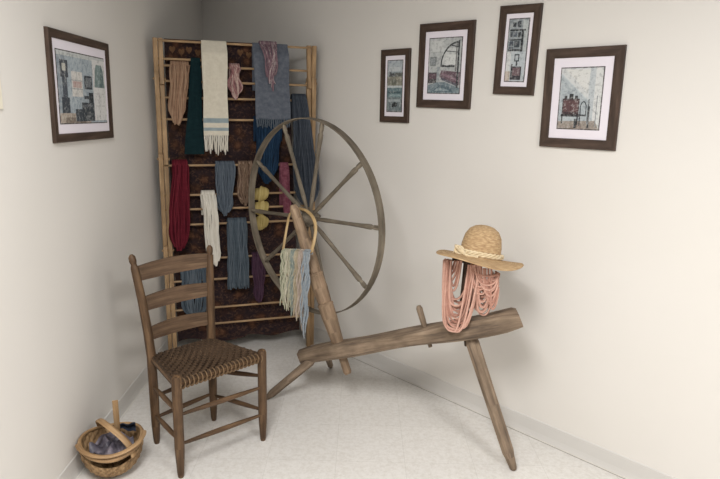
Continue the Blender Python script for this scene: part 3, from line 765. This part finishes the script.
hank('tan pink yarn hank at the top left of the drying rack', M['y_tan'], 170.5, 188, 61, 169.5, 184, 126, 14, .0055, .036, grp=G)
hank('maroon yarn hank on the left end of the rack', M['y_maroon'], 172.5, 187, 161, 168.5, 189.5, 250, 13, .0055, .042, layers=3, grp=G)
hank('slate grey yarn hank between the maroon and brown hanks', M['y_grey'], 215.5, 234, 161, 217.5, 232.5, 216, 15, .005, .016, grp=G)
hank('tan and brown variegated yarn hank left of the wheel rim', M['y_brown'], 238, 252, 161, 238, 250, 206, 12, .005, .018, twist=.004, grp=G)
hank('white yarn hank hanging below the cream scarf', M['y_white'], 201, 214.5, 191, 208, 221, 265, 11, .0055, .036, grp=G)
hank('dusty blue yarn hank hanging below the slate grey one', M['y_blue'], 227, 246, 219, 228, 248, 289, 15, .005, .014, layers=3, loop=False, grp=G)
hank('dusty blue yarn hank low on the rack behind the chair back', M['y_blue'], 180, 212, 257, 183, 208, 319, 20, .005, .014, grp=G)
hank('plum purple yarn hank hanging low beside the wheel rim', M['y_purple'], 252, 263, 247, 253, 263, 301, 10, .005, .034, grp=G)
hank('deep blue yarn hank below the grey fringed scarf', M['y_navy'], 254, 282, 122, 257, 275, 184, 18, .0055, .013, grp=G)
hank('dark slate yarn bundle at the right end of the rack', M['y_slate2'], 292, 304.5, 100, 293, 318, 206, 17, .0065, .040, layers=3, twist=.003, grp=G)
hank('rose pink twisted yarn hank beside the cream scarf', M['y_rose'], 229, 239, 62, 229, 240, 100, 10, .0055, .014, twist=.008, grp=G)
# yellow puffs wound round three rungs: one hank woven through
def skein(label, mat, px0, px1, ys):
    mb = MB()
    for y in ys:
        s0_, zc = rk(px0, y); s1_, _ = rk(px1, y); zc = nearest(zc)
        for i in range(15):
            u = random.random(); s_ = lerp(s0_ + .012, s1_ - .012, i/14); rz = .040*(1 - .4*abs(2*i/14-1)**2) + random.uniform(-.006, .003); ro = .0195
            ph = random.uniform(-.4, .4)
            mb.tube([RP(s_ + .005*math.sin(a+ph), ro*math.cos(a), zc - .004 + rz*math.sin(a)) for a in [2*PI*k_/16 for k_ in range(16)]], .006, 6, closed=True)
    return tag(build(mb, 'yarn_hank', mat), label, 'yarn', G)
skein('butter yellow yarn hank wound in three puffs round the rungs', M['y_yellow'], 252.5, 269, (194, 208, 223))

def scarf(name, label, cat, mat, tl, tr, yt, bl, br, yb, d0=.02, fringe=None, bands=None, bmat=None, ripple=.004, fr_mat=None, zrung=None):
    sa, zt_ = rk(tl, yt); sb, _ = rk(tr, yt); sc_, zb = rk(bl, yb); sd, _ = rk(br, yb)
    z0 = nearest(zt_ - rr_) if zrung is None else zrung
    R0 = rr_ + .0045; Hh = z0 - zb; arcL = PI*R0; back = .25; tot = back + arcL + Hh
    t = thing(name, label, cat, RP((sa+sb)/2, d0, zb), G)
    def fn(u, v):
        l_ = v*tot
        if l_ < back: s_ = lerp(sa, sb, u); return RP(s_, -R0, z0 - back + l_), -RN
        if l_ < back + arcL:
            a = PI - (l_-back)/R0; return RP(lerp(sa, sb, u), R0*math.cos(a), z0 + R0*math.sin(a)), RN*math.cos(a) + UP*math.sin(a)
        t_ = (l_ - back - arcL)/Hh
        s_ = lerp(lerp(sa, sb, u), lerp(sc_, sd, u), t_) + .002*math.sin(9*t_)*(1 if u > .5 else -1)
        return RP(s_, lerp(R0, d0, min(1, t_*9)) + ripple*math.sin(u*11 + 2*t_)*min(1, t_*3), z0 - Hh*t_), RN
    mb = MB(); W_ = abs(sb-sa)
    mif = None
    if bands:
        def mif(u, v):
            l_ = v*tot - back - arcL; q = l_/Hh
            return 1 if any(a < q < b for a, b in bands) else 0
    mb.grid(fn, 16, 90, .005, (W_, tot), mif=mif)
    build(mb, 'cloth', [mat] + ([bmat] if bands else []), t)
    if fringe:
        nf, ln = fringe; mb = MB()
        for i in range(nf):
            u = (i+.5)/nf; s_ = lerp(sc_, sd, u); dd = d0 + ripple*math.sin(u*11 + 2); ph = random.random()*6; L_ = ln*random.uniform(.8, 1.1)
            mb.tube([RP(s_ + .003*math.sin(3*q+ph)*q + random.uniform(-.001, .001), dd + .002*math.sin(2*q+ph), zb + .006 - L_*q) for q in [k_/7 for k_ in range(8)]], [.0045]*7 + [.002], 6)
        build(mb, 'fringe', fr_mat or mat, t)
    return t
scarf('woven_scarf', 'cream woven scarf with two blue grey stripes and long fringe', 'scarf', M['c_cream'], 201, 226, 41, 203.5, 227.5, 135, .042, (13, rk(215,134)[1]-rk(215,153)[1]), [(.805, .845), (.90, .94)], M['c_stripe'], fr_mat=M['y_white'], zrung=zt - .012)
scarf('teal_cloth', 'dark teal cloth hanging just left of the cream scarf', 'cloth', M['c_teal'], 190.5, 200, 58, 184.5, 204, 154, .017, ripple=.003, zrung=rk(195, 60)[1])
scarf('woven_scarf', 'heather grey woven scarf with short fringe, top right of the rack', 'scarf', M['c_grey'], 252, 287, 41, 255, 289, 119, .042, (17, rk(270,121)[1]-rk(270,131)[1]), fr_mat=M['y_grey'], ripple=.003, zrung=zt - .012)
scarf('narrow_cloth', 'narrow raspberry cloth strip hanging behind the wheel spokes', 'cloth', M['c_red'], 279.5, 288, 163, 283.5, 291, 214, .018, ripple=.004)
# top rail that carries the two long scarves
mb = MB(); mb.tube([RP(sL - .012, 0, zt - .012), RP(sR + .012, 0, zt - .012)], rr_, 8); build(mb, 'rung', M['rack_wood'], dr)
mb = MB(); z_ = rk(195, 60)[1]; mb.tube([RP(sL - .012, 0, z_), RP(rk(226, 60)[0], 0, z_)], rr_, 8); build(mb, 'rung', M['rack_wood'], dr)
# mauve yarn lying over the grey scarf
mb = MB(); zt2 = zt - .012
for i in range(15):
    u = (i+.5)/15; s0_ = rk(lerp(259, 276, u), 42)[0]; left = i % 2; s1_ = rk(lerp(266, 274, 1-u if left else u), 88)[0]; ph = random.random()*6
    R0 = .022; P = [RP(s0_, R0*math.cos(a), zt2 + R0*math.sin(a)) for a in [PI*1.1 - k_*PI*1.05/12 for k_ in range(13)]]
    zb = rk(268, random.uniform(74, 92))[1]
    for k_ in range(1, 13):
        t_ = k_/12; P.append(RP(lerp(s0_, s1_, t_) + .006*math.sin(6*t_+ph), lerp(R0, .058, min(1, t_*9)) + .005*math.sin(PI*t_) + .004*random.random(), lerp(zt2, zb, t_)))
    mb.tube(P, .0048, 6)
tag(build(mb, 'yarn_hank', M['y_mauve']), 'mauve and pink yarn hank draped over the grey fringed scarf', 'yarn', G)

# ------------------------------------------------------------- basket by the left wall
bc = V((-1.028, 2.285, 0)); BX = V((0.93, 0.37, 0)).normalized(); BY = V((-BX.y, BX.x, 0))
bk = thing('splint_basket', 'small round woven splint basket on the floor against the left wall', 'basket', bc)
ra, rb, hb = .116, .134, .122
def bowl(u, v, grow=0.0):
    """u around, v 0 bottom..1 rim"""
    a = 2*PI*u; ph = v*1.62 + .0
    rad = math.sin(min(ph, PI/2 + .12))**.72 if v > 0 else 0
    lobe = 1 + .06*math.cos(2*a)
    z = hb*(1 - math.cos(ph))/(1 - math.cos(1.62))
    z += (.022*math.cos(a)**2 if True else 0)*v*v + .010*v*v*math.sin(a)
    return bc + BX*((ra+grow)*rad*lobe*math.cos(a)) + BY*((rb+grow)*rad*lobe*math.sin(a)) + UP*(z + .006)
mb = MB(); nr_ = 11; ns = 44
def bfn(u, v):
    row = int(v*nr_*2.0); w_ = .0035*math.sin(PI*v*nr_)*math.cos(PI*(u*ns))
    g_ = max(0, math.sin(PI*(u - .54)/.40)) if .54 < u < .94 else 0
    p = bowl(u, v*(1 - .20*g_**.6)); o_ = (p - (bc + UP*.07)); return p + o_.normalized()*w_, o_.normalized()
mb.grid(bfn, 176, 44, .005, (.85, .26)); 
body = build(mb, 'basket_body', M['basket'], bk)
mb = MB(); mb.tube([bowl(i/60, 1.0) + UP*.004 for i in range(60)], .0095, 8, closed=True, flat=.75); build(mb, 'rim', M['basket_rim'], bk)
# lifted front rim hoop with a dark gap below
mb = MB(); pts = []
for i in range(25):
    u = lerp(.52, 1.0, i/24); p = bowl(u, 1.0, .006); pts.append(p + UP*(.006 + .020*math.sin(PI*i/24)))
mb.tube(pts, .011, 8, flat=.6, up=UP); build(mb, 'front_hoop', M['basket_rim'], bk)
# bent handle from the back left to the front right
hA = bowl(.30, 1.0); hB = bowl(.88, 1.0); mb = MB(); pts = []
for i in range(23):
    t_ = i/22; a = PI*t_; pts.append(lerp(hA, hB, .5 - .5*math.cos(a)) + UP*(.075*math.sin(a)**.85 - .03*(abs(2*t_-1))**6) + BX*(-.045*math.sin(a)))
mb.tube(pts, .0145, 8, flat=.36, up=[(p - (bc + UP*.05)).normalized() for p in pts]); build(mb, 'handle', M['basket_rim'], bk)
# upright stub of splint at the back
p0 = bowl(.25, .8); q = hit(115.5, 401, V((0,1,0)), p0.y + .05)
p0 = hit(117, 424, V((0,1,0)), bc.y + .105); p1 = hit(115, 400.5, V((0,1,0)), bc.y + .105)
mb = MB(); mb.bar(p0 - UP*.05, p1, .024, .006, BX); build(mb, 'handle_stub', M['basket_rim'], bk)
# dark crumpled cloth inside
def clothmat():
    t = NT('grey plum cloth', .45, .4); mp = t.uv(1, 1, 1, 'Object'); nz = t.n('ShaderNodeTexNoise', Scale=18.0, Detail=4.0); t.l(mp, 'Vector', nz, 'Vector')
    r = t.ramp([(.35, '#34323c'), (.52, '#5c5760'), (.68, '#8a828a')]); t.l(nz, 'Fac', r, 'Fac'); t.l(r, 'Color', t.b, 'Base Color'); t.bump(nz, 'Fac', .6, .01); return t.m
M['bagcloth'] = clothmat(); M['navycloth'] = weave('navy cloth', ('#20242f', '#343b49'))
mb = MB()
def cl(u, v):
    a = 2*PI*u; r = v*.84; p = bc + BX*(ra*r*.90*math.cos(a)) + BY*(rb*r*.90*math.sin(a))
    z = .128 + .018*math.sin(9*p.x*8 + 3) * math.cos(60*p.y) - .012*v + .012*math.sin(5*a + 6*v)
    return V((p.x, p.y, z)), UP
mb.grid(cl, 48, 12, .004, (.5, .14)); tag(build(mb, 'crumpled_cloth', M['bagcloth']), 'crumpled grey plum cloth lying inside the splint basket', 'cloth')
mb = MB()
e0 = bc + BX*.085 + BY*.03
def nv(u, v):
    p = bc + BX*lerp(.035, .098, u) + BY*(.055 - .05*u + .012*math.sin(5*v)) + UP*(lerp(.158, .205, v) - .022*(1-u)*v + .004*math.sin(9*u))
    return p, BY
mb.grid(nv, 14, 12, .006, (.1, .1)); tag(build(mb, 'folded_cloth', M['navycloth']), 'folded navy cloth standing at the right side of the basket', 'cloth')

# ------------------------------------------------------------- light
w = bpy.data.worlds.new('room light'); sc.world = w; w.use_nodes = True
w.node_tree.nodes['Background'].inputs['Color'].default_value = (1.0, 0.985, 0.97, 1); w.node_tree.nodes['Background'].inputs['Strength'].default_value = 0.13
def area(name, loc, aim, sx, sy, power, col):
    l = bpy.data.lights.new(name, 'AREA'); l.shape = 'RECTANGLE'; l.size = sx; l.size_y = sy; l.energy = power; l.color = col
    o = bpy.data.objects.new(name, l); COL.objects.link(o); o.location = loc
    o.rotation_euler = (V(aim) - V(loc)).to_track_quat('-Z', 'Y').to_euler(); return o
area('ceiling_light', (-0.4, 0.5, 2.5), (-0.4, 0.5, 0), 0.6, 1.2, 70, (1.0, 0.988, 0.98))
area('ceiling_light', (1.3, 0.0, 2.5), (1.3, 0.0, 0), 0.6, 1.2, 59, (1.0, 0.985, 0.975))

vs = sc.view_settings; vs.view_transform = 'Standard'; vs.look = 'None'; vs.exposure = 0.0; vs.gamma = 1.0; vs.use_curve_mapping = False
for o in sc.objects:
    if '_o' in o.keys(): del o['_o']
